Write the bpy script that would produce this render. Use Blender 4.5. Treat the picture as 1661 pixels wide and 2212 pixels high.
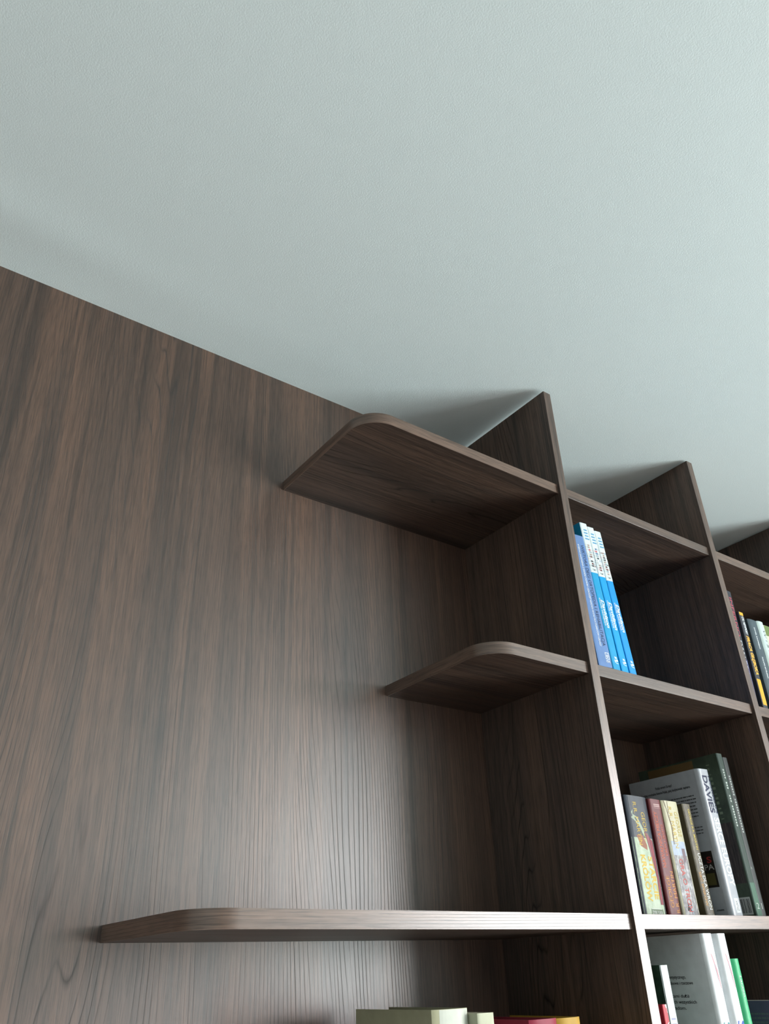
import bpy, bmesh, math, random
from mathutils import Vector, Matrix
random.seed(7)
for o in list(bpy.data.objects): bpy.data.objects.remove(o)
scene = bpy.context.scene
C = scene.collection
R = math.radians
H = 2.60            # ceiling height; bookcase heights below are measured down from it

# ------------------------------------------------------------------ camera
cam_d = bpy.data.cameras.new('camera'); cam = bpy.data.objects.new('camera', cam_d); C.objects.link(cam)
cam_d.sensor_fit = 'HORIZONTAL'; cam_d.sensor_width = 36.0
cam_d.lens = 36.0 * 1702.73 / 1661.0
cam_d.clip_start = 0.02
cam.location = (-1.11852, -1.18741, H - 1.11936)
cam.rotation_euler = (R(120.50922), R(1.87997), R(-35.73876))
scene.camera = cam

# ------------------------------------------------------------------ world, daylight, exposure
w = bpy.data.worlds.new('world'); scene.world = w; w.use_nodes = True
SKY, GROUND = 33.0, 26.0
wt = w.node_tree; bg = wt.nodes['Background']
tc = wt.nodes.new('ShaderNodeTexCoord'); sx = wt.nodes.new('ShaderNodeSeparateXYZ'); wt.links.new(tc.outputs['Generated'], sx.inputs[0])
mr = wt.nodes.new('ShaderNodeMapRange'); mr.inputs['From Min'].default_value = -0.02; mr.inputs['From Max'].default_value = 0.05; wt.links.new(sx.outputs['Z'], mr.inputs['Value'])
mxw = wt.nodes.new('ShaderNodeMix'); mxw.data_type = 'RGBA'; wt.links.new(mr.outputs[0], mxw.inputs[0])
mxw.inputs[6].default_value = (0.86 * GROUND, 0.97 * GROUND, 0.96 * GROUND, 1)      # sunlit garden
mxw.inputs[7].default_value = (1.0 * SKY, 0.95 * SKY, 0.96 * SKY, 1)               # bright overcast sky
wt.links.new(mxw.outputs[2], bg.inputs[0]); bg.inputs[1].default_value = 1.0
scene.view_settings.view_transform = 'Standard'
scene.view_settings.look = 'None'
scene.view_settings.exposure = 0.0
scene.view_settings.gamma = 1.0
scene.view_settings.use_curve_mapping = False

ROOM_X0, ROOM_X1, ROOM_Y0 = -3.0, 2.627, -5.0
WIN_Y0, WIN_Y1, WIN_Z0, WIN_Z1 = -4.6, -2.0, 0.12, 2.52
# portal in the glazed opening: guides the sampling of the daylight that enters there
pl = bpy.data.lights.new('window_portal', 'AREA'); pl.shape = 'RECTANGLE'
pl.size = WIN_Z1 - WIN_Z0; pl.size_y = WIN_Y1 - WIN_Y0; pl.cycles.is_portal = True
po_ = bpy.data.objects.new('window_portal', pl); C.objects.link(po_)
po_.location = (ROOM_X1 + 0.02, (WIN_Y0 + WIN_Y1) / 2, (WIN_Z0 + WIN_Z1) / 2); po_.rotation_euler = (0, R(90), 0)

# ------------------------------------------------------------------ material helpers
def srgb(r, g, b):
    f = lambda c: (c / 255 / 12.92) if c <= 10.3 else ((c / 255 + 0.055) / 1.055) ** 2.4
    return (f(r), f(g), f(b), 1.0)
class NT:
    def __init__(s, name):
        s.m = bpy.data.materials.new(name); s.m.use_nodes = True; s.t = s.m.node_tree
        s.b = s.t.nodes['Principled BSDF']
    def n(s, typ, **kw):
        nd = s.t.nodes.new(typ)
        for k, v in kw.items(): setattr(nd, k, v)
        return nd
    def l(s, a, b): s.t.links.new(a, b)
    def math(s, op, a, b=None, c=None):
        nd = s.n('ShaderNodeMath', operation=op)
        for i, v in enumerate((a, b, c)):
            if v is None: continue
            if isinstance(v, (int, float)): nd.inputs[i].default_value = v
            else: s.l(v, nd.inputs[i])
        return nd.outputs[0]
    def noise(s, vec, scale=1.0, detail=2.0, rough=0.5, dist=0.0):
        nd = s.n('ShaderNodeTexNoise'); nd.inputs['Scale'].default_value = scale
        nd.inputs['Detail'].default_value = detail; nd.inputs['Roughness'].default_value = rough
        nd.inputs['Distortion'].default_value = dist
        s.l(vec, nd.inputs['Vector']); return nd.outputs['Fac']
    def scale(s, vec, xyz):
        nd = s.n('ShaderNodeVectorMath', operation='MULTIPLY'); s.l(vec, nd.inputs[0]); nd.inputs[1].default_value = xyz
        return nd.outputs[0]
    def ramp(s, fac, stops, interp='LINEAR'):
        nd = s.n('ShaderNodeValToRGB'); s.l(fac, nd.inputs[0]); cr = nd.color_ramp; cr.interpolation = interp
        while len(cr.elements) < len(stops): cr.elements.new(0.5)
        for e, (p, c) in zip(cr.elements, stops): e.position = p; e.color = c
        return nd.outputs[0]
    def mix(s, fac, a, b, mode='MIX'):
        nd = s.n('ShaderNodeMix', data_type='RGBA', blend_type=mode)
        for i, v in ((0, fac), (6, a), (7, b)):
            if isinstance(v, (int, float)): nd.inputs[i].default_value = v
            elif isinstance(v, tuple): nd.inputs[i].default_value = v
            else: s.l(v, nd.inputs[i])
        return nd.outputs[2]

def wood(name, axis, gain=1.0, rough=0.40, seed=0.0, bump=0.25, tint=(1.03, 0.97, 0.96), spec=0.5, along=None, freq=135.0, swirl=40.0, ls=1.0):
    """walnut-look laminate; axis = grain direction (0 x, 1 y, 2 z)"""
    t = NT(name)
    geo = t.n('ShaderNodeNewGeometry'); inf = t.n('ShaderNodeObjectInfo')
    off = t.n('ShaderNodeVectorMath', operation='MULTIPLY_ADD')
    comb = t.n('ShaderNodeCombineXYZ')
    for i in range(3): t.l(inf.outputs['Random'], comb.inputs[i])
    t.l(comb.outputs[0], off.inputs[0]); off.inputs[1].default_value = (3.7, 5.3, 7.1); t.l(geo.outputs['Position'], off.inputs[2])
    add = t.n('ShaderNodeVectorMath', operation='ADD'); t.l(off.outputs[0], add.inputs[0]); add.inputs[1].default_value = (seed, seed * 1.3, seed * 0.7)
    P = add.outputs[0]
    def aniso(ac, al):
        v = [ac, ac, ac]
        for i in (along or (axis,)): v[i] = al
        return t.scale(P, tuple(v))
    g = lambda v: (v, v, v, 1)
    t.b.inputs['Specular IOR Level'].default_value = spec
    sep = t.n('ShaderNodeSeparateXYZ'); t.l(P, sep.inputs[0])
    oth = [i for i in range(3) if i not in (along or (axis,))]
    across = sep.outputs[oth[0]] if len(oth) == 1 else t.math('ADD', sep.outputs[oth[0]], t.math('MULTIPLY', sep.outputs[oth[1]], 0.8))
    # growth lines: nearly straight, drifting into arches where the slow field dominates
    slow = t.noise(aniso(4.0, 0.62), 1.0, 1.5, 0.4, 0.1)
    fast = t.noise(aniso(34, 1.1), 1.0, 1.0)
    ph = t.math('ADD', t.math('MULTIPLY', across, freq), t.math('ADD', t.math('MULTIPLY', slow, swirl), t.math('MULTIPLY', fast, 2.2)))
    fr = t.math('FRACT', ph)
    lines = t.ramp(fr, [(0.0, g(0.0)), (0.05, g(0.45)), (0.13, g(0.93)), (0.5, g(1.0)), (0.90, g(0.94)), (0.96, g(0.45)), (1.0, g(0.0))])
    lmod = t.ramp(t.noise(aniso(26, 1.3), 1.0, 2.0), [(0.38, g(0.08 * ls)), (0.60, g(0.75 * ls))])
    # broad tonal bands
    band = t.noise(aniso(17.0, 0.8), 1.0, 3.0, 0.55, 0.15)
    cs = [tuple(c * gain * k for c, k in zip(srgb(*q)[:3], tint)) + (1,) for q in ((83, 71, 64), (96, 81, 72), (109, 90, 78), (92, 79, 71))]
    base = t.ramp(band, [(0.28, cs[0]), (0.45, cs[1]), (0.60, cs[2]), (0.76, cs[3])])
    # fine straight streaks and pores
    st = t.noise(aniso(150, 1.5), 1.0, 3.0, 0.65)
    streak = t.ramp(st, [(0.34, g(0.62)), (0.5, g(1.0)), (0.66, (1.20, 1.16, 1.12, 1))])
    md = t.noise(aniso(58, 0.8), 1.0, 2.0, 0.6)
    mid = t.ramp(md, [(0.36, (0.62, 0.64, 0.66, 1)), (0.48, g(1.0)), (0.66, (1.10, 1.08, 1.06, 1))])
    po = t.noise(aniso(640, 26), 1.0, 2.0, 0.6)
    pore = t.ramp(po, [(0.36, g(0.55)), (0.49, g(1.0)), (0.64, g(1.2))])
    # sparse dark knots
    kn = t.n('ShaderNodeTexVoronoi', feature='F1'); kn.inputs['Scale'].default_value = 1.0; t.l(aniso(4.6, 2.4), kn.inputs['Vector'])
    knot = t.ramp(t.math('ADD', kn.outputs['Distance'], t.math('MULTIPLY', t.noise(aniso(60, 30), 1.0, 2.0), 0.05)), [(0.03, (0.32, 0.34, 0.36, 1)), (0.07, (0.66, 0.68, 0.70, 1)), (0.15, g(1.0))])
    c = t.mix(lmod, base, lines, 'MULTIPLY')
    c = t.mix(0.8, c, streak, 'MULTIPLY'); c = t.mix(0.75, c, mid, 'MULTIPLY'); c = t.mix(0.8, c, pore, 'MULTIPLY'); c = t.mix(0.75, c, knot, 'MULTIPLY')
    t.l(c, t.b.inputs['Base Color'])
    # embossed growth lines and pores
    hl = t.math('MULTIPLY', t.math('SUBTRACT', 1.0, lines), lmod)
    hsum = t.math('SUBTRACT', t.math('MULTIPLY', po, 0.5), t.math('MULTIPLY', hl, 0.8))
    bp = t.n('ShaderNodeBump'); bp.inputs['Strength'].default_value = bump; bp.inputs['Distance'].default_value = 0.0005
    t.l(hsum, bp.inputs['Height']); t.l(bp.outputs[0], t.b.inputs['Normal'])
    t.l(t.math('ADD', rough, t.math('MULTIPLY', hl, 0.5)), t.b.inputs['Roughness'])
    return t.m

def plain(name, col, rough=0.5, spec=0.5, bump_scale=0, bump=0.1, var=0.0):
    t = NT(name); t.b.inputs['Roughness'].default_value = rough; t.b.inputs['Specular IOR Level'].default_value = spec
    geo = t.n('ShaderNodeNewGeometry')
    if var:
        nz = t.noise(t.scale(geo.outputs['Position'], (60, 60, 60)), 1.0, 3.0)
        lo = tuple(c * (1 - var) for c in col[:3]) + (1,); hi = tuple(min(1, c * (1 + var)) for c in col[:3]) + (1,)
        t.l(t.ramp(nz, [(0.3, lo), (0.7, hi)]), t.b.inputs['Base Color'])
    else: t.b.inputs['Base Color'].default_value = col
    if bump_scale:
        nz = t.noise(t.scale(geo.outputs['Position'], (bump_scale,) * 3), 1.0, 3.0)
        bp = t.n('ShaderNodeBump'); bp.inputs['Strength'].default_value = bump; bp.inputs['Distance'].default_value = 0.001
        t.l(nz, bp.inputs['Height']); t.l(bp.outputs[0], t.b.inputs['Normal'])
    return t.m
_cache = {}
PK = 0.7      # reflectance of printed card against the colour names below
def col(r, g, b, rough=0.45, var=0.06):
    k = (r, g, b, rough, var, PK)
    if k not in _cache: _cache[k] = plain('print_%d_%d_%d' % (r, g, b), tuple(c * PK for c in srgb(r, g, b)[:3]) + (1,), rough + 0.12, 0.22, 0, 0, var)
    return _cache[k]

M_panel = wood('walnut_panel', 2, 0.54, 0.36, 0.0, 0.20, spec=0.85, tint=(1.17, 0.96, 0.86))
M_vert = wood('walnut_upright', 2, 0.60, 0.40, 4.1, 0.2)
M_shelf = wood('walnut_shelf', 0, 0.60, 0.42, 8.3, 0.2)
M_band_v = wood('walnut_edge_vertical', 2, 0.85, 0.29, 2.2, 0.3, spec=0.6, along=(1, 2), freq=260.0, swirl=7.0, ls=0.5)
M_band_h = wood('walnut_edge_horizontal', 0, 0.85, 0.29, 6.6, 0.3, spec=0.6, along=(0, 1), freq=260.0, swirl=7.0, ls=0.5)
M_ceil = plain('ceiling_paint', (0.73, 0.815, 0.825, 1), 0.85, 0.2, 420, 0.36)
M_wall = plain('wall_paint', (0.54, 0.56, 0.55, 1), 0.85, 0.2, 300, 0.2)
M_floor = wood('oak_floor', 0, 1.0, 0.45, 12.0, 0.1)
M_frame = plain('window_frame_white', (0.8, 0.8, 0.8, 1), 0.35)
def glass():
    t = NT('window_glass'); tr = t.n('ShaderNodeBsdfTransparent'); gl = t.n('ShaderNodeBsdfGlossy'); gl.inputs['Roughness'].default_value = 0.02
    mx = t.n('ShaderNodeMixShader'); mx.inputs[0].default_value = 0.04
    t.l(tr.outputs[0], mx.inputs[1]); t.l(gl.outputs[0], mx.inputs[2])
    t.l(mx.outputs[0], t.t.nodes['Material Output'].inputs[0]); return t.m
M_glass = glass()

# ------------------------------------------------------------------ mesh helpers
def mesh(name, verts, faces, mat, parent=None, smooth=False, loc=None):
    me = bpy.data.meshes.new(name); me.from_pydata([tuple(v) for v in verts], [], faces); me.update()
    bm = bmesh.new(); bm.from_mesh(me); bmesh.ops.recalc_face_normals(bm, faces=bm.faces); bm.to_mesh(me); bm.free()
    if mat: me.materials.append(mat)
    if smooth:
        for p in me.polygons: p.use_smooth = True
    o = bpy.data.objects.new(name, me); C.objects.link(o)
    if parent: o.parent = parent
    if loc: o.location = loc
    return o
def boxes(name, bs, mat, parent=None, bevel=0.0):
    bm = bmesh.new()
    for (x0, x1, y0, y1, z0, z1) in bs:
        r = bmesh.ops.create_cube(bm, size=1.0)
        for v in r['verts']:
            v.co = Vector(((x0 + x1) / 2 + v.co.x * (x1 - x0), (y0 + y1) / 2 + v.co.y * (y1 - y0), (z0 + z1) / 2 + v.co.z * (z1 - z0)))
    if bevel: bmesh.ops.bevel(bm, geom=list(bm.edges), offset=bevel, segments=2, affect='EDGES', profile=0.5)
    me = bpy.data.meshes.new(name); bm.to_mesh(me); bm.free(); me.materials.append(mat)
    o = bpy.data.objects.new(name, me); C.objects.link(o)
    if parent: o.parent = parent
    return o
def prism(name, pts, z0, z1, mat, parent=None):
    n = len(pts); v = [(x, y, z0) for x, y in pts] + [(x, y, z1) for x, y in pts]
    f = [tuple(range(n))[::-1], tuple(range(n, 2 * n))] + [(i, (i + 1) % n, n + (i + 1) % n, n + i) for i in range(n)]
    return mesh(name, v, f, mat, parent)
def struct(o): o['kind'] = 'structure'; return o
def empty(name, loc, rot=(0, 0, 0)):
    o = bpy.data.objects.new(name, None); C.objects.link(o); o.location = loc; o.rotation_euler = rot; o.empty_display_size = 0.05
    return o

# ------------------------------------------------------------------ the room
def ceiling():
    # plastered by hand: a shallow swell runs along the panelled wall
    nx, ny = 150, 90
    xs = [ROOM_X0 + (ROOM_X1 - ROOM_X0) * i / nx for i in range(nx + 1)]
    ys = [ROOM_Y0 * (j / ny) ** 2.2 for j in range(ny + 1)]
    def dz(x, y):
        d = -y
        env = 1 / (1 + math.exp((x + 0.35) / 0.07))
        s = 0.0032 * math.exp(-((d - 0.125 - 0.02 * math.sin(3 * x)) / 0.05) ** 2) * (0.6 + 0.4 * math.sin(4.2 * x + 1.0)) * env
        s += 0.0004 * math.sin(6 * x + 3 * math.sin(2 * y)) * math.sin(5 * y)
        return max(s, -0.0006)
    v = [(x, y, H - dz(x, y) if d < 2 else H) for y in ys for x in xs for d in [-y]]
    f = [(j * (nx + 1) + i, j * (nx + 1) + i + 1, (j + 1) * (nx + 1) + i + 1, (j + 1) * (nx + 1) + i) for j in range(ny) for i in range(nx)]
    o = mesh('ceiling', v, f, M_ceil, smooth=True)
    me = o.data
    return struct(o)
ceiling()
struct(boxes('floor', [(ROOM_X0, ROOM_X1, ROOM_Y0, 0.03, -0.05, 0)], M_floor))
struct(boxes('wall_back', [(ROOM_X0, ROOM_X1, 0.022, 0.10, 0, H + 0.02)], M_wall))
struct(boxes('wall_left', [(ROOM_X0 - 0.1, ROOM_X0, ROOM_Y0, 0.1, 0, H + 0.02)], M_wall))
struct(boxes('wall_front', [(ROOM_X0, ROOM_X1, ROOM_Y0 - 0.1, ROOM_Y0, 0, H + 0.02)], M_wall))
X1 = ROOM_X1
struct(boxes('wall_right', [(X1, X1 + 0.2, WIN_Y1, 0.1, 0, H + 0.02), (X1, X1 + 0.2, ROOM_Y0 - 0.1, WIN_Y0, 0, H + 0.02),
                            (X1, X1 + 0.2, WIN_Y0, WIN_Y1, WIN_Z1, H + 0.02), (X1, X1 + 0.2, WIN_Y0, WIN_Y1, 0, WIN_Z0)], M_wall))
win = struct(empty('window_1', (X1 + 0.10, (WIN_Y0 + WIN_Y1) / 2, WIN_Z0)))
hw, hh = (WIN_Y1 - WIN_Y0) / 2, WIN_Z1 - WIN_Z0
boxes('window_frame', [(-.03, .03, -hw, -hw + .06, 0, hh), (-.03, .03, hw - .06, hw, 0, hh), (-.03, .03, -hw + .06, hw - .06, hh - .06, hh), (-.03, .03, -hw + .06, hw - .06, 0, .06)], M_frame, win)
boxes('mullion', [(-.03, .03, -.04, .04, .06, hh - .06)], M_frame, win)
for s in (-1, 1):
    y0, y1 = sorted((s * .04, s * (hw - .06)))
    boxes('pane', [(-.003, .003, y0, y1, .06, hh - .06)], M_glass, win)

# ------------------------------------------------------------------ the bookcase
T, W, D = 0.0210, 0.5212, 0.300          # board, bay pitch, depth
Z1, Z2, Z3, Z4, Z5 = -0.2536, -0.6370, -1.0477, -1.3900, -1.8200
TS, REC = 0.0213, 0.0062
BAND = 0.0010
case = empty('bookcase', (0, 0, 0))
case['label'] = 'dark walnut built-in bookcase with panelled back, uprights and round-cornered open end shelves'
case['category'] = 'bookcase'
boxes('back_panel', [(ROOM_X0 + 0.002, ROOM_X1 - 0.002, 0.0, 0.018, 0.002, H + 0.004)], M_panel, case)
tops = [-0.0100, -0.0039, -0.0039, -0.0039, -0.0039]
for i in range(5):
    x = i * W
    u = boxes('upright', [(x, x + T, -D + BAND, -0.0004, 0.002, H + tops[i])], M_vert, case)
    boxes('edge_band', [(x, x + T, -D, -D + BAND, 0.002, H + tops[i])], M_band_v, u, 0.0004)
def shelf_end(x0, ztop, r=0.056):
    """left open shelf with a rounded free corner and a wrapped edge band"""
    yf = -D + REC; zt, zb = H + ztop, H + ztop - TS; n = 14
    def outline(o):
        pts = [(x0 + o, 0.0)]
        for k in range(n + 1):
            a = math.pi + (math.pi / 2) * k / n
            pts.append((x0 + r + (r - o) * math.cos(a), yf + r + (r - o) * math.sin(a)))
        pts.append((-0.0004, yf + o)); return pts
    inner = outline(BAND)
    body = prism('shelf', inner + [(-0.0004, 0.0)], zb, zt, M_shelf, case)
    outer = outline(0.0); m = len(outer)
    v = [(x, y, z) for z in (zb, zt) for x, y in outer] + [(x, y, z) for z in (zb, zt) for x, y in inner]
    f = []
    for i in range(m - 1):
        f += [(i, i + 1, m + i + 1, m + i), (2 * m + i, 3 * m + i, 3 * m + i + 1, 2 * m + i + 1),
              (m + i, m + i + 1, 3 * m + i + 1, 3 * m + i), (i, 2 * m + i, 2 * m + i + 1, i + 1)]
    f += [(0, m, 3 * m, 2 * m), (m - 1, 3 * m - 1, 4 * m - 1, 2 * m - 1)]
    b = mesh('edge_band', v, f, M_band_h, body)
    for p in b.data.polygons:
        if abs(p.normal.z) < 0.5: p.use_smooth = True
    b.data.set_sharp_from_angle(angle=R(40))
    return body
for x0, z in ((-0.4794, Z1), (-0.2394, Z2), (-0.7274, Z3), (-0.86, Z4), (-0.60, Z5)): shelf_end(x0, z)
for i in range(5):
    xa, xb = i * W + T + 0.0004, (i + 1) * W - 0.0004
    if i == 4: xb = ROOM_X1 - 0.0005
    for z in (Z1, Z2, Z3, Z4, Z5):
        s = boxes('shelf', [(xa, xb, -D + REC + BAND, -0.0004, H + z - TS, H + z)], M_shelf, case)
        boxes('edge_band', [(xa, xb, -D + REC, -D + REC + BAND, H + z - TS, H + z)], M_band_h, s, 0.0004)

# ------------------------------------------------------------------ books
class Book:
    def __init__(s, label, group, x, y, ztop, th, h, w, cover, lean=0.0, hard=False, d=0.0012, p=8, pages=(226, 218, 196), name='book', c=None):
        a = R(lean); s.th, s.h, s.w, s.d, s.p = th, h, w, d, p
        z = H + ztop + 0.0003 + (th * math.sin(a) if a > 0 else 0)
        s.root = empty(name, (x, y, z), (0, a, 0))
        s.root['label'] = label; s.root['category'] = 'book'; s.root['group'] = group
        c = c or (0.0024 if hard else 0.0007); n = 40
        fx = [th * (0.5 - 0.5 * math.cos(math.pi * i / n)) for i in range(n + 1)]
        outer = [(0, w)] + [(x_, s.prof(x_)) for x_ in fx] + [(th, w)]
        inner = [(c, w)] + [(c + (th - 2 * c) * x_ / th, s.prof(x_) + c) for x_ in fx] + [(th - c, w)]
        m = len(outer)
        v = [(x_, y_, z_) for z_ in (0, h) for x_, y_ in outer] + [(x_, y_, z_) for z_ in (0, h) for x_, y_ in inner]
        f = []
        for i in range(m - 1):
            f += [(i, i + 1, m + i + 1, m + i), (2 * m + i, 3 * m + i, 3 * m + i + 1, 2 * m + i + 1),
                  (m + i, m + i + 1, 3 * m + i + 1, 3 * m + i), (i, 2 * m + i, 2 * m + i + 1, i + 1)]
        f += [(0, m, 3 * m, 2 * m), (m - 1, 3 * m - 1, 4 * m - 1, 2 * m - 1)]
        cv = mesh('cover', v, f, cover, s.root); s.cover = cv
        for q in cv.data.polygons:
            if abs(q.normal.z) < 0.5: q.use_smooth = True
        cv.data.set_sharp_from_angle(angle=R(35))
        iz = 0.003 if hard else 0.0004; iw = 0.004 if hard else 0.0006
        boxes('page_block', [(c + 0.0002, th - c - 0.0002, s.d + c + 0.0008, w - iw, iz, h - iz)], col(*pages, 0.8, 0.05), s.root)
    def prof(s, x): return s.d * abs(2 * min(max(x, 0), s.th) / s.th - 1) ** s.p
    def _place(s, name, vs, fs, mats, idx=None, lift=0.00025):
        """vs in spine coordinates (x across, z up) -> conforms to the spine curve"""
        v = [(x, s.prof(x) - lift, z) for x, z in vs]
        o = mesh(name, v, fs, None, s.root)
        for m in (mats if isinstance(mats, list) else [mats]): o.data.materials.append(m)
        if idx:
            for p_, k in zip(o.data.polygons, idx): p_.material_index = k
        return o
    def patch(s, name, x0, x1, z0, z1, mat, lift=0.00012, nx=10):
        """flat printed block on the spine; x given as fraction of thickness, z in metres from bottom"""
        vs = []; fs = []
        for i in range(nx + 1):
            xx = s.th * (x0 + (x1 - x0) * i / nx); vs += [(xx, z0), (xx, z1)]
        for i in range(nx): fs.append((2 * i, 2 * i + 2, 2 * i + 3, 2 * i + 1))
        return s._place(name, vs, fs, mat, None, lift)
    def poly(s, name, pts, mat, lift=0.0002):
        n = len(pts); return s._place(name, [(x * s.th, z) for x, z in pts], [tuple(range(n))], mat, None, lift)
    def text(s, body, xc, za, zb, size, mat, mode='down', shear=0.0, bold=0.0, name='spine_print', lift=0.0003):
        """mode down/up: lettering runs along the spine between heights za..zb, centred at xc (fraction), cap height size (m).
           mode h: horizontal lettering between xa..xb passed as za, zb fractions, xc = height"""
        vs, fs = glyphs(body, shear, bold)
        x0 = min(v[0] for v in vs); x1 = max(v[0] for v in vs); k = size / CAP
        out = []
        for (a, b) in vs:
            t = (a - x0) / (x1 - x0)
            if mode == 'down': out.append((xc * s.th + (b * k - size / 2), max(za, zb) - t * abs(za - zb)))
            elif mode == 'up': out.append((xc * s.th - (b * k - size / 2), min(za, zb) + t * abs(za - zb)))
            else: out.append((s.th * (za + t * (zb - za)), xc + b * k - size / 2))
        return s._place(name, out, fs, mat, None, lift)
    def cover_text(s, body, y0, y1, z, size, mat, bold=0.0, name='back_cover_print'):
        """lettering on the left-hand cover (seen from the side); y0 = start depth, y1 = end depth"""
        vs, fs = glyphs(body, 0, bold); x0 = min(v[0] for v in vs); x1 = max(v[0] for v in vs); k = size / CAP
        v = [(-0.0004, y0 + (a - x0) / (x1 - x0) * (y1 - y0), z + b * k) for a, b in vs]
        return mesh(name, v, fs, mat, s.root)
    def cover_patch(s, y0, y1, z0, z1, mat, name='back_cover_print', lift=0.0002):
        return mesh(name, [(-lift, y0, z0), (-lift, y1, z0), (-lift, y1, z1), (-lift, y0, z1)], [(0, 1, 2, 3)], mat, s.root)
    def rows(s, xa, xb, za, zb, n, mat, fill=0.55, jitter=0.25, name='spine_print'):
        """small unreadable printed lines"""
        vs, fs = [], []
        for i in range(n):
            z = za + (zb - za) * (i + .5) / n; hh_ = (zb - za) / n * fill / 2; e = xb - (xb - xa) * random.random() * jitter
            k = len(vs); vs += [(xa * s.th, z - hh_), (e * s.th, z - hh_), (e * s.th, z + hh_), (xa * s.th, z + hh_)]; fs.append((k, k + 1, k + 2, k + 3))
        return s._place(name, vs, fs, mat, None, 0.0003)
    def ticks(s, xc, wd, z0, z1, n, mat, gap=0.35, name='spine_print'):
        """a line of tiny unreadable characters running down the spine"""
        vs, fs = [], []
        for i in range(n):
            if random.random() < 0.12: continue
            a = z0 + (z1 - z0) * i / n; b = a + (z1 - z0) / n * (1 - gap); k = len(vs)
            q = wd * (0.7 + 0.3 * random.random())
            vs += [(xc * s.th - q / 2, a), (xc * s.th + q / 2, a), (xc * s.th + q / 2, b), (xc * s.th - q / 2, b)]; fs.append((k, k + 1, k + 2, k + 3))
        return s._place(name, vs, fs, mat, None, 0.0003)

_g = {}
def glyphs(body, shear=0.0, bold=0.0):
    key = (body, shear, bold)
    if key in _g: return _g[key]
    cu = bpy.data.curves.new('lettering', 'FONT'); cu.body = body; cu.size = 1.0; cu.shear = shear; cu.offset = bold; cu.resolution_u = 3
    ob = bpy.data.objects.new('lettering', cu); C.objects.link(ob)
    me = bpy.data.meshes.new_from_object(ob)
    vs = [(v.co.x, v.co.y) for v in me.vertices]; fs = [tuple(p.vertices) for p in me.polygons]
    bpy.data.objects.remove(ob); bpy.data.curves.remove(cu); bpy.data.meshes.remove(me)
    _g[key] = (vs, fs); return vs, fs
CAP = max(v[1] for v in glyphs('H')[0])

WHITE = col(240, 244, 246); NAVY = col(28, 36, 70); INK = col(40, 42, 46)

# ---- upper row, first bay: medical volumes leaning on the upright
GA = 'medical books leaning on the upper shelf of the first bay'
b = Book('slate-blue orthopaedics paperback leaning on the upright, left of the bright blue volumes', GA, 0.0380, -0.2905, Z2, 0.0385, 0.2770, 0.205, col(104, 138, 190), -3.5)
b.text('WIKTORA DEGI ORTOPEDIA I REHABILITACJA', 0.70, 0.256, 0.042, 0.0085, NAVY)
b.text('WYBRANE ZAGADNIENIA Z ZAKRESU CHORÓB I USZKODZEŃ NARZĄDU RUCHU DLA STUDENTÓW I LEKARZY', 0.41, 0.256, 0.040, 0.0046, WHITE, bold=0.01)
for (a0, a1, c0, c1) in ((.60, .63, .0165, .0285), (.86, .89, .0165, .0285), (.60, .89, .0160, .0172), (.60, .89, .0278, .0290)): b.patch('emblem_print', a0, a1, c0, c1, WHITE, 0.0003, 2)
b.poly('emblem_print', [(.75 + .075 * math.cos(k * .524), .0222 + .0033 * math.sin(k * .524)) for k in range(12)], WHITE, 0.0003)
b.poly('emblem_print', [(.75 + .035 * math.cos(k * .524), .0222 + .0015 * math.sin(k * .524)) for k in range(12)], col(104, 138, 190), 0.0004)
b.text('PZWL', 0.0115, .60, .89, 0.0042, WHITE, 'h', bold=0.02)
mos = [col(*c) for c in ((40, 48, 66), (120, 60, 62), (80, 110, 150), (176, 150, 140), (60, 52, 58), (200, 90, 100), (150, 165, 175))]
for i, (x, ln, th, hh_, bl, lab) in enumerate(((0.0800, -4.0, 0.0214, 0.3150, (22, 158, 212), 'left'), (0.1047, -4.6, 0.0207, 0.3115, (0, 160, 232), 'middle'), (0.1281, -5.1, 0.0206, 0.3080, (0, 150, 228), 'right'))):
    b = Book('bright blue volume with white top, TOM %d, %s of the three matching volumes' % (i + 1, lab), GA, x, -0.2890, Z2, th, hh_, 0.215, col(*bl, 0.35), ln)
    zt = hh_
    b.patch('white_panel', 0.0, 1.0, zt - 0.113, zt - 0.0002, col(226, 238, 240), 0.0002)
    for k in range(4): b.patch('author_print', .30 - .05 * (k % 2), .78 + .03 * k, zt - .0180 - .0068 * k, zt - .0148 - .0068 * k, col(96, 160, 200), 0.0003, 2)
    vs, fs, ix = [], [], []
    nr = 10
    for r_ in range(nr):
        for c_ in range(3):
            if random.random() < .1: continue
            xa = (.06 + c_ * .31 + random.uniform(-.02, .02)) * th; za = zt - .100 + r_ * .0052 + random.uniform(-.0004, .0004); k = len(vs)
            vs += [(xa, za), (xa + th * .25, za), (xa + th * .25, za + .0039), (xa, za + .0039)]; fs.append((k, k + 1, k + 2, k + 3)); ix.append(random.randrange(len(mos)))
    b._place('photo_mosaic', vs, fs, mos, ix, 0.0003)
    b.text('TOM %d' % (i + 1), zt - .1065, .28, .80, .0038, INK, 'h', bold=0.015)
    b.text('Davidson', .66, .144, .085, .0082, WHITE, shear=.25, bold=.03)
    b.text('Choroby wewnętrzne', .31, .147, .089, .0036, WHITE, shear=.2, bold=.02)
    for (a0, a1, c0, c1) in ((.48, .60, .0235, .0275), (.62, .74, .0225, .0265), (.50, .84, .0175, .0212)): b.patch('emblem_print', a0, a1, c0, c1, WHITE, 0.0003, 2)
    b.poly('emblem_print', [(.36, .021), (.40, .0165), (.60, .0135), (.86, .0132), (.86, .0142), (.60, .0148), (.46, .0172), (.42, .0212)], WHITE, 0.0003)

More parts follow.
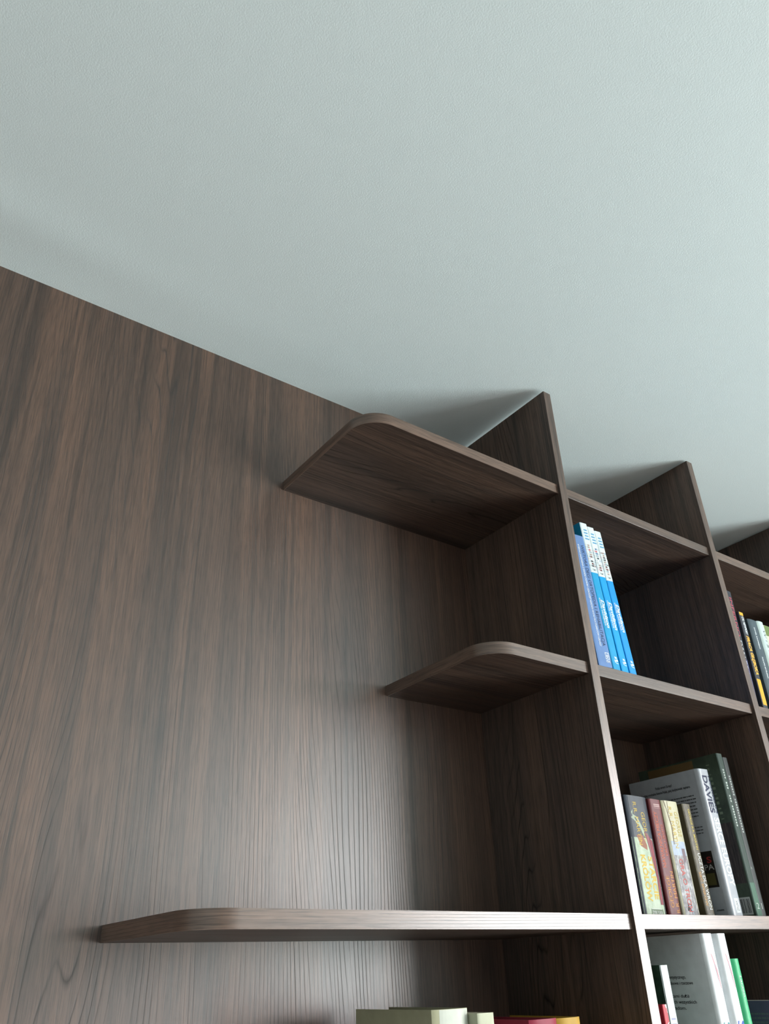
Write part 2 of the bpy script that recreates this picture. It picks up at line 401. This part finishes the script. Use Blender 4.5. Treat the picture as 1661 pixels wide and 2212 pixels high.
# ---- upper row, second bay
GB = 'books on the upper shelf of the second bay'
b = Book('tall dark novel with red and white lettering half hidden by the second upright', GB, 0.571 - 0.0255, -0.2850, Z2, 0.0255, 0.2850, 0.19, col(52, 56, 66), 3.2)
b.text('INFERNO', .62, .268, .168, .0085, col(200, 84, 96), bold=.01)
b.text('DAN BROWN', .62, .158, .035, .0080, WHITE)
b.patch('spine_print', .40, 1.0, .002, .112, col(84, 84, 128), 0.0002)
b = Book('thin black paperback with yellow lettering and yellow blocks in the second bay', GB, 0.5785, -0.2905, Z2, 0.0195, 0.2325, 0.15, col(58, 60, 68), 1.8)
b.patch('yellow_block', .12, 1.0, .224, .2322, col(238, 176, 48)); b.patch('yellow_block', .14, .92, .008, .068, col(238, 176, 48))
b.text('CAL NEWPORT', .64, .2215, .176, .0080, WHITE, shear=.15, bold=.03)
b.text('PRACA GŁĘBOKA', .60, .172, .078, .0110, col(246, 190, 70), shear=.15, bold=.04)
b = Book('thick charcoal hardback with small white lettering beside a pale spine', GB, 0.6230, -0.2885, Z2, 0.0370, 0.2245, 0.15, col(78, 92, 100), .8, True, d=.004, p=3)
b.text('DANIEL KAHNEMAN', .42, .204, .150, .0042, WHITE, bold=.02)
b.text('PUŁAPKI MYŚLENIA', .40, .130, .078, .0042, WHITE, bold=.02)
b = Book('pale mint hardback with spaced black lettering next to the charcoal one', GB, 0.6625, -0.2885, Z2, 0.0280, 0.2275, 0.15, col(206, 222, 218), .8, True, d=.004, p=3)
b.text('W i ś n i e w s k i', .60, .205, .060, .0085, INK, shear=.2)
b = Book('olive-green topped book at the right edge beyond the mint one', GB, 0.6930, -0.2850, Z2, 0.0300, 0.2235, 0.15, col(214, 214, 196), .4)
b.patch('green_band', 0, 1, .196, .2233, col(112, 132, 72))

# ---- middle row, first bay
GC = 'books on the middle shelf of the first bay'
PK = 0.58; WHITE = col(246, 248, 248)
def speckle(name, stops, sc, stretch=1.0, rough=0.3):
    t = NT(name); geo = t.n('ShaderNodeTexCoord')
    nz = t.noise(t.scale(geo.outputs['Object'], (sc, sc, sc * stretch)), 1.0, 4.0, 0.7)
    t.l(t.ramp(nz, [(p_, tuple(c * PK for c in q[:3]) + (1,)) for p_, q in stops]), t.b.inputs['Base Color']); t.b.inputs['Roughness'].default_value = rough + 0.15; t.b.inputs['Specular IOR Level'].default_value = 0.25; return t.m
M_navy = speckle('print_night_sky', [(.3, srgb(22, 32, 44)), (.6, srgb(46, 60, 74)), (.75, srgb(74, 88, 96))], 70, .35)
M_tile = speckle('print_pale_green', [(.3, srgb(150, 170, 138)), (.55, srgb(196, 212, 184)), (.8, srgb(226, 232, 210))], 55, .6)
M_robe = speckle('print_red_robe', [(.3, srgb(92, 24, 40)), (.6, srgb(150, 40, 58)), (.8, srgb(176, 76, 88))], 160, .1)
M_rock = speckle('print_grey_rock', [(.3, srgb(78, 78, 84)), (.5, srgb(150, 146, 148)), (.68, srgb(214, 214, 216))], 160, .45)
M_moss = speckle('print_brown_moss', [(.3, srgb(58, 52, 38)), (.55, srgb(96, 86, 62)), (.75, srgb(134, 124, 94))], 220, .5)
M_sky = speckle('print_blue_haze', [(.3, srgb(150, 168, 196)), (.6, srgb(190, 202, 220)), (.8, srgb(220, 226, 232))], 60, .5)
GOLD = col(226, 190, 74)
b = Book('thick worn fantasy paperback with pale green and red spine, nearest the upright', GC, 0.1610 - 0.0615, -0.2450, Z3, 0.0615, 0.1950, 0.125, col(60, 66, 78, 0.28), .8, d=.0035, p=6)
b.patch('spine_picture', .03, .985, .124, .1948, M_navy, .00012); b.patch('spine_picture', .03, .985, .0002, .124, M_tile, .00012)
b.poly('spine_picture', [(.60, .138), (.76, .128), (.90, .120), (.90, .018), (.76, .018), (.80, .060), (.70, .104)], M_robe, .0004)
b.poly('spine_picture', [(.16, .166), (.24, .171), (.20, .163), (.40, .158), (.60, .136), (.56, .126), (.40, .145), (.25, .152), (.12, .157), (.20, .160)], col(188, 200, 176))
b.poly('spine_picture', [(.22, .128), (.50, .128), (.62, .112), (.60, .104), (.34, .110)], col(168, 112, 88))
for k in range(4): b.poly('spine_picture', [(.04, .030 + k * .018), (.60, .026 + k * .018), (.60, .034 + k * .018), (.04, .038 + k * .018)], col(176, 194, 164) if k % 2 else col(214, 222, 196))
b.text('GEORGE', .66, .168, .118, .0092, GOLD); b.text('R.R. MARTIN', .36, .184, .112, .0092, GOLD)
b.text('STARCIE', .66, .094, .026, .0118, GOLD, bold=.03); b.text('KRÓLÓW', .34, .096, .022, .0118, GOLD, bold=.03)
b.patch('spine_print', .30, .82, .0025, .0112, col(132, 150, 122), .0002); b.text('ZYSK I S-KA', .0058, .34, .78, .0048, WHITE, 'h', bold=.01); b.patch('spine_print', .34, .78, .0108, .0114, WHITE, .0003)
b = Book('dark red fantasy paperback with orange lettering, second from the upright', GC, 0.2010 - 0.0345, -0.2450, Z3, 0.0345, 0.1940, 0.125, col(112, 44, 48, 0.32), .8, d=.0028, p=6)
OR = col(226, 110, 72)
b.text('NAWAŁNICA MIECZY', .32, .078, .172, .0088, OR, 'up'); b.text('KREW I ZŁOTO', .66, .098, .150, .0056, OR, 'up')
b.text('GEORGE', .34, .014, .064, .0085, col(228, 160, 84), 'up'); b.text('R.R. MARTIN', .74, .006, .072, .0088, col(228, 160, 84), 'up')
b.rows(.30, .85, .180, .186, 2, col(214, 180, 176), .6, .1); b.patch('spine_print', .30, .85, .1782, .1787, col(214, 180, 176), .0003)
b = Book('cream and grey fantasy paperback with picture spine, third from the upright', GC, 0.2070, -0.2450, Z3, 0.0485, 0.1945, 0.125, col(206, 200, 168, 0.28), 0, d=.0032, p=6)
b.patch('spine_picture', .02, .985, .100, .124, M_sky, .00012); b.patch('spine_picture', .02, .985, .0002, .100, M_rock, .00012)
b.poly('spine_picture', [(.02, .0002), (.02, .045), (.22, .040), (.36, .020), (.50, .018), (.62, .0002)], col(172, 192, 214)); b.poly('spine_picture', [(.24, .010), (.34, .022), (.56, .020), (.50, .008)], col(56, 46, 48))
b.poly('spine_picture', [(.10, .1942), (.14, .1942), (.34, .150), (.26, .118), (.22, .118), (.28, .150)], col(120, 100, 78)); b.poly('spine_picture', [(.30, .1942), (.33, .1942), (.27, .172), (.25, .172)], col(120, 100, 78))
b.poly('spine_picture', [(.62, .112), (.80, .112), (.80, .094), (.96, .092), (.96, .084), (.62, .084)], col(132, 112, 120))
b.text('GEORGE', .72, .176, .132, .0092, col(214, 190, 96)); b.text('R.R. MARTIN', .40, .184, .112, .0096, col(214, 184, 84))
b.text('GRA O TRON', .44, .094, .008, .0110, col(206, 92, 84), bold=.01)
b = Book('narrow brown fantasy paperback with white and yellow lettering, in front of the white history book', GC, 0.2730, -0.2450, Z3, 0.0255, 0.1930, 0.125, col(86, 78, 60, 0.35), -1.4, d=.002, p=4)
b.patch('spine_picture', .04, .985, .0002, .1928, M_moss, .00012)
b.text('GEORGE R.R. MARTIN', .62, .184, .112, .0052, col(214, 190, 70), bold=.01)
b.text('UCZTA DLA WRON', .66, .106, .012, .0086, WHITE); b.text('SIEĆ SPISKÓW', .28, .074, .018, .0056, col(222, 160, 70))
b.text('ZYSK I S-KA', .0045, .22, .86, .0038, col(196, 196, 186), 'h')

M_dj = col(184, 188, 195, 0.12)
b = Book('tall white-jacketed history hardback with navy lettering behind the fantasy paperbacks', GC, 0.3240, -0.2620, Z3, 0.0395, 0.2605, 0.168, M_dj, -1.4, True, d=.008, p=7)
b.text('DAVIES', .46, .248, .178, .0140, NAVY, bold=.03); b.text('NORMAN', .83, .248, .178, .0052, NAVY, bold=.03, lift=.0008)
b.text('SERCE EUROPY', .60, .170, .050, .0150, col(238, 242, 246), bold=.035)
b.patch('publisher_mark', .42, .74, .006, .030, col(238, 240, 240)); b.text('ZNAK', .58, .027, .009, .0066, col(110, 116, 124), 'up')
b.cover_text('Polska sercem Europy?', .105, .065, .2375, .0046, INK, .02)
b.cover_text('Najbardziej oryginalna historia Polski, jaką kiedykolwiek napisano.', .148, .024, .2280, .0046, INK, .02)
def cover_rows(b, y0, y1, z0, z1, n, mat, fill=.42):
    vs, fs = [], []
    for i in range(n):
        z = z0 + (z1 - z0) * (i + .5) / n; hh_ = abs(z1 - z0) / n * fill / 2; y = y0
        e = y1 if i < n - 1 else y0 + (y1 - y0) * .6
        while y > e + .004:
            q = random.uniform(.002, .009); y2 = max(y - q, e); k = len(vs)
            vs += [(-.0004, y, z - hh_), (-.0004, y2, z - hh_), (-.0004, y2, z + hh_), (-.0004, y, z + hh_)]; fs.append((k, k + 1, k + 2, k + 3)); y = y2 - .0012
    mesh('back_cover_print', vs, fs, mat, b.root)
cover_rows(b, .150, .018, .216, .166, 8, col(84, 86, 90), .32); cover_rows(b, .150, .018, .158, .136, 4, col(84, 86, 90), .32)
b.cover_patch(.058, .012, .050, .112, col(40, 36, 32)); b.cover_text('S', .026, .016, .092, .010, col(180, 60, 60), .02); b.cover_text('PA', .034, .014, .080, .009, col(200, 200, 196), .01)
b.cover_patch(.034, .016, .054, .074, col(96, 90, 50), lift=.0004); b.cover_text('.com', .030, .014, .011, .0034, INK, .02)

M_gcov = speckle('print_dark_green', [(.3, srgb(50, 62, 52)), (.6, srgb(78, 92, 76)), (.8, srgb(98, 108, 88))], 26, .5, .35)
b = Book('large dark green glossy album with pale side lettering and barcode, right of the white hardback', GC, 0.4224, -0.2500, Z3, 0.0195, 0.3035, 0.200, M_gcov, -1.1, True, d=.0015, p=6, pages=(120, 122, 110))
b.patch('spine_print', 0, 1, .0003, .3032, col(44, 66, 56), .0002); b.patch('spine_print', .1, .95, .0005, .060, col(70, 112, 90), .0003); b.ticks(.5, .0045, .272, .160, 22, col(206, 214, 206)); b.text('2', .020, .30, .70, .010, col(200, 210, 200), 'h', lift=.0007)
b.cover_patch(.175, .060, .262, .300, col(120, 96, 60)); b.cover_patch(.165, .075, .250, .262, col(70, 52, 40))
b.cover_patch(.045, .004, .060, .170, speckle('print_dark_feathers', [(.35, srgb(34, 32, 34)), (.6, srgb(78, 68, 66)), (.75, srgb(120, 106, 98))], 240, .12))
for k in range(12): b.cover_patch(.030 - .0005 * k, .0235 - .0005 * k - random.uniform(-.001, .001), .283 - k * .0096, .2845 + random.uniform(0, .004) - k * .0096, col(128, 142, 118), lift=.0004)
b.cover_patch(.034, .006, .006, .036, col(212, 214, 208), 'barcode_label', .0004)
for k in range(11): b.cover_patch(.0315 - k * .0022, .0315 - k * .0022 - random.choice((.0006, .001, .0014)), .009, .033, INK, 'barcode_bar', .0006)
n = 16
mesh('emblem_print', [(-.0005, .040 + r_ * math.cos(2 * math.pi * k / n), .056 + r_ * math.sin(2 * math.pi * k / n)) for k in range(n) for r_ in (.008, .0105)],
     [(2 * k, 2 * k + 1, (2 * k + 3) % (2 * n), (2 * k + 2) % (2 * n)) for k in range(n)], col(170, 180, 164), b.root)
b = Book('thin blackish-green album marked 1 beside the second upright', GC, 0.4445, -0.2460, Z3, 0.0175, 0.2990, 0.200, col(24, 36, 34, .35), -.5, True, d=.0015, p=6)
b.ticks(.45, .0045, .262, .150, 22, col(190, 198, 192)); b.text('1', .020, .34, .46, .010, col(190, 200, 190), 'h', lift=.0006)
b.poly('spine_print', [(.1, .085), (.9, .060), (.95, .066), (.3, .090)], col(120, 134, 124))

# ---- lower row, first bay
GD = 'books on the lower shelf of the first bay'
PK = 0.6; WHITE = col(246, 248, 248); INK = col(40, 42, 46)
b = Book('thin red paperback with white lettering at the foot of the first upright', GD, 0.0432, -0.2900, Z4, 0.0113, 0.2200, 0.14, col(206, 52, 66, .35), 0)
b.text('WI', .55, .198, .178, .0060, WHITE); b.poly('spine_print', [(.50, .2198), (.80, .2198), (.95, .209), (.82, .209)], WHITE)
b = Book('white-spined book with dark green cover and green foot, beside the thin red one', GD, 0.0560, -0.2900, Z4, 0.0195, 0.2715, 0.17, speckle('print_green_forest', [(.3, srgb(28, 52, 40)), (.55, srgb(52, 88, 70)), (.75, srgb(92, 120, 104))], 40, 1, .4), -.3)
b.patch('white_panel', .0, 1, .1530, .2713, col(236, 240, 244)); b.patch('green_panel', .06, 1, .0003, .1530, col(78, 170, 116)); b.rows(.22, .82, .190, .204, 2, col(176, 178, 206), .36, .15)
PK = 0.9
for (x, th, lab) in ((0.1800, .0300, 'tall white anatomy atlas with pale grey back cover and grey-green lettering'), (0.2215, .0268, 'tall white anatomy atlas with blue lettering, against the green spine')):
    first = th > .028
    b = Book(lab, GD, x, -0.2900, Z4, th, 0.3150 if first else .3148, 0.215, col(214, 218, 220, .3), 0, True, d=.006, p=6)
    b.text('Sobotta', .55, .190, .040, .0185, col(84, 138, 142) if first else col(52, 84, 168))
    b.poly('spine_print', [(.42, .286), (.50, .284), (.72, .262), (.80, .236), (.74, .236), (.64, .260)], col(196, 128, 138))
    b.poly('spine_print', [(.55, .270), (.60, .270), (.66, .240), (.63, .240)], col(150, 142, 150))
    if first:
        b.cover_text('y', .118, .112, .272, .0080, INK); b.cover_text('stomatologicznego, lekarsko-dentystycznego,', .150, .048, .2510, .0046, INK, .01)
        b.cover_text('mianownictwo imienne i osobowe i rzeczowe', .150, .036, .2425, .0046, INK, .01)
        b.cover_text('z licznymi tablicami dużą', .130, .048, .2240, .0046, INK, .01); b.cover_text('ryciny dotyczące ich wszystkich', .140, .036, .2155, .0046, INK, .01); b.cover_text('układom.', .090, .058, .2070, .0046, INK, .01)
PK = 0.6
b = Book('emerald green glossy book with small white name, right of the white atlases', GD, 0.2515, -0.2900, Z4, 0.0212, 0.2770, 0.19, col(70, 190, 130, .3), 0, d=.005, p=2.6)
b.text('Larsen', .52, .252, .222, .0050, WHITE, shear=.1)
b = Book('dark purple-grey book with pale back cover text, low at the right edge', GD, 0.3600, -0.2860, Z4, 0.0300, 0.2125, 0.17, col(104, 84, 122, .4), 0)
cover_rows(b, .064, .020, .196, .140, 9, col(116, 112, 126))

# ---- lower row on the open end shelf
GE = 'books on the lower open end shelf'
b = Book('thick cream hardback at the left of the row on the open end shelf', GE, -0.3670, -0.2500, Z4, 0.0610, 0.2310, 0.180, col(206, 204, 170, .45), 0, True, d=.006, p=3)
b.patch('white_panel', .16, .985, .0005, .2305, col(232, 236, 222))
Book('slim cream paperback right of the thick cream hardback', GE, -0.3040, -0.2620, Z4, 0.0290, 0.2245, 0.150, col(216, 218, 190, .45), 0)
Book('crimson hardback between the cream and yellow books', GE, -0.1960, -0.2500, Z4, 0.0545, 0.2115, 0.150, col(164, 48, 72, .4), 0, True, d=.005, p=3)
Book('mustard yellow hardback at the right end of the open shelf row', GE, -0.1410, -0.2500, Z4, 0.0490, 0.2108, 0.150, col(208, 164, 62, .45), 0, True, d=.006, p=3)
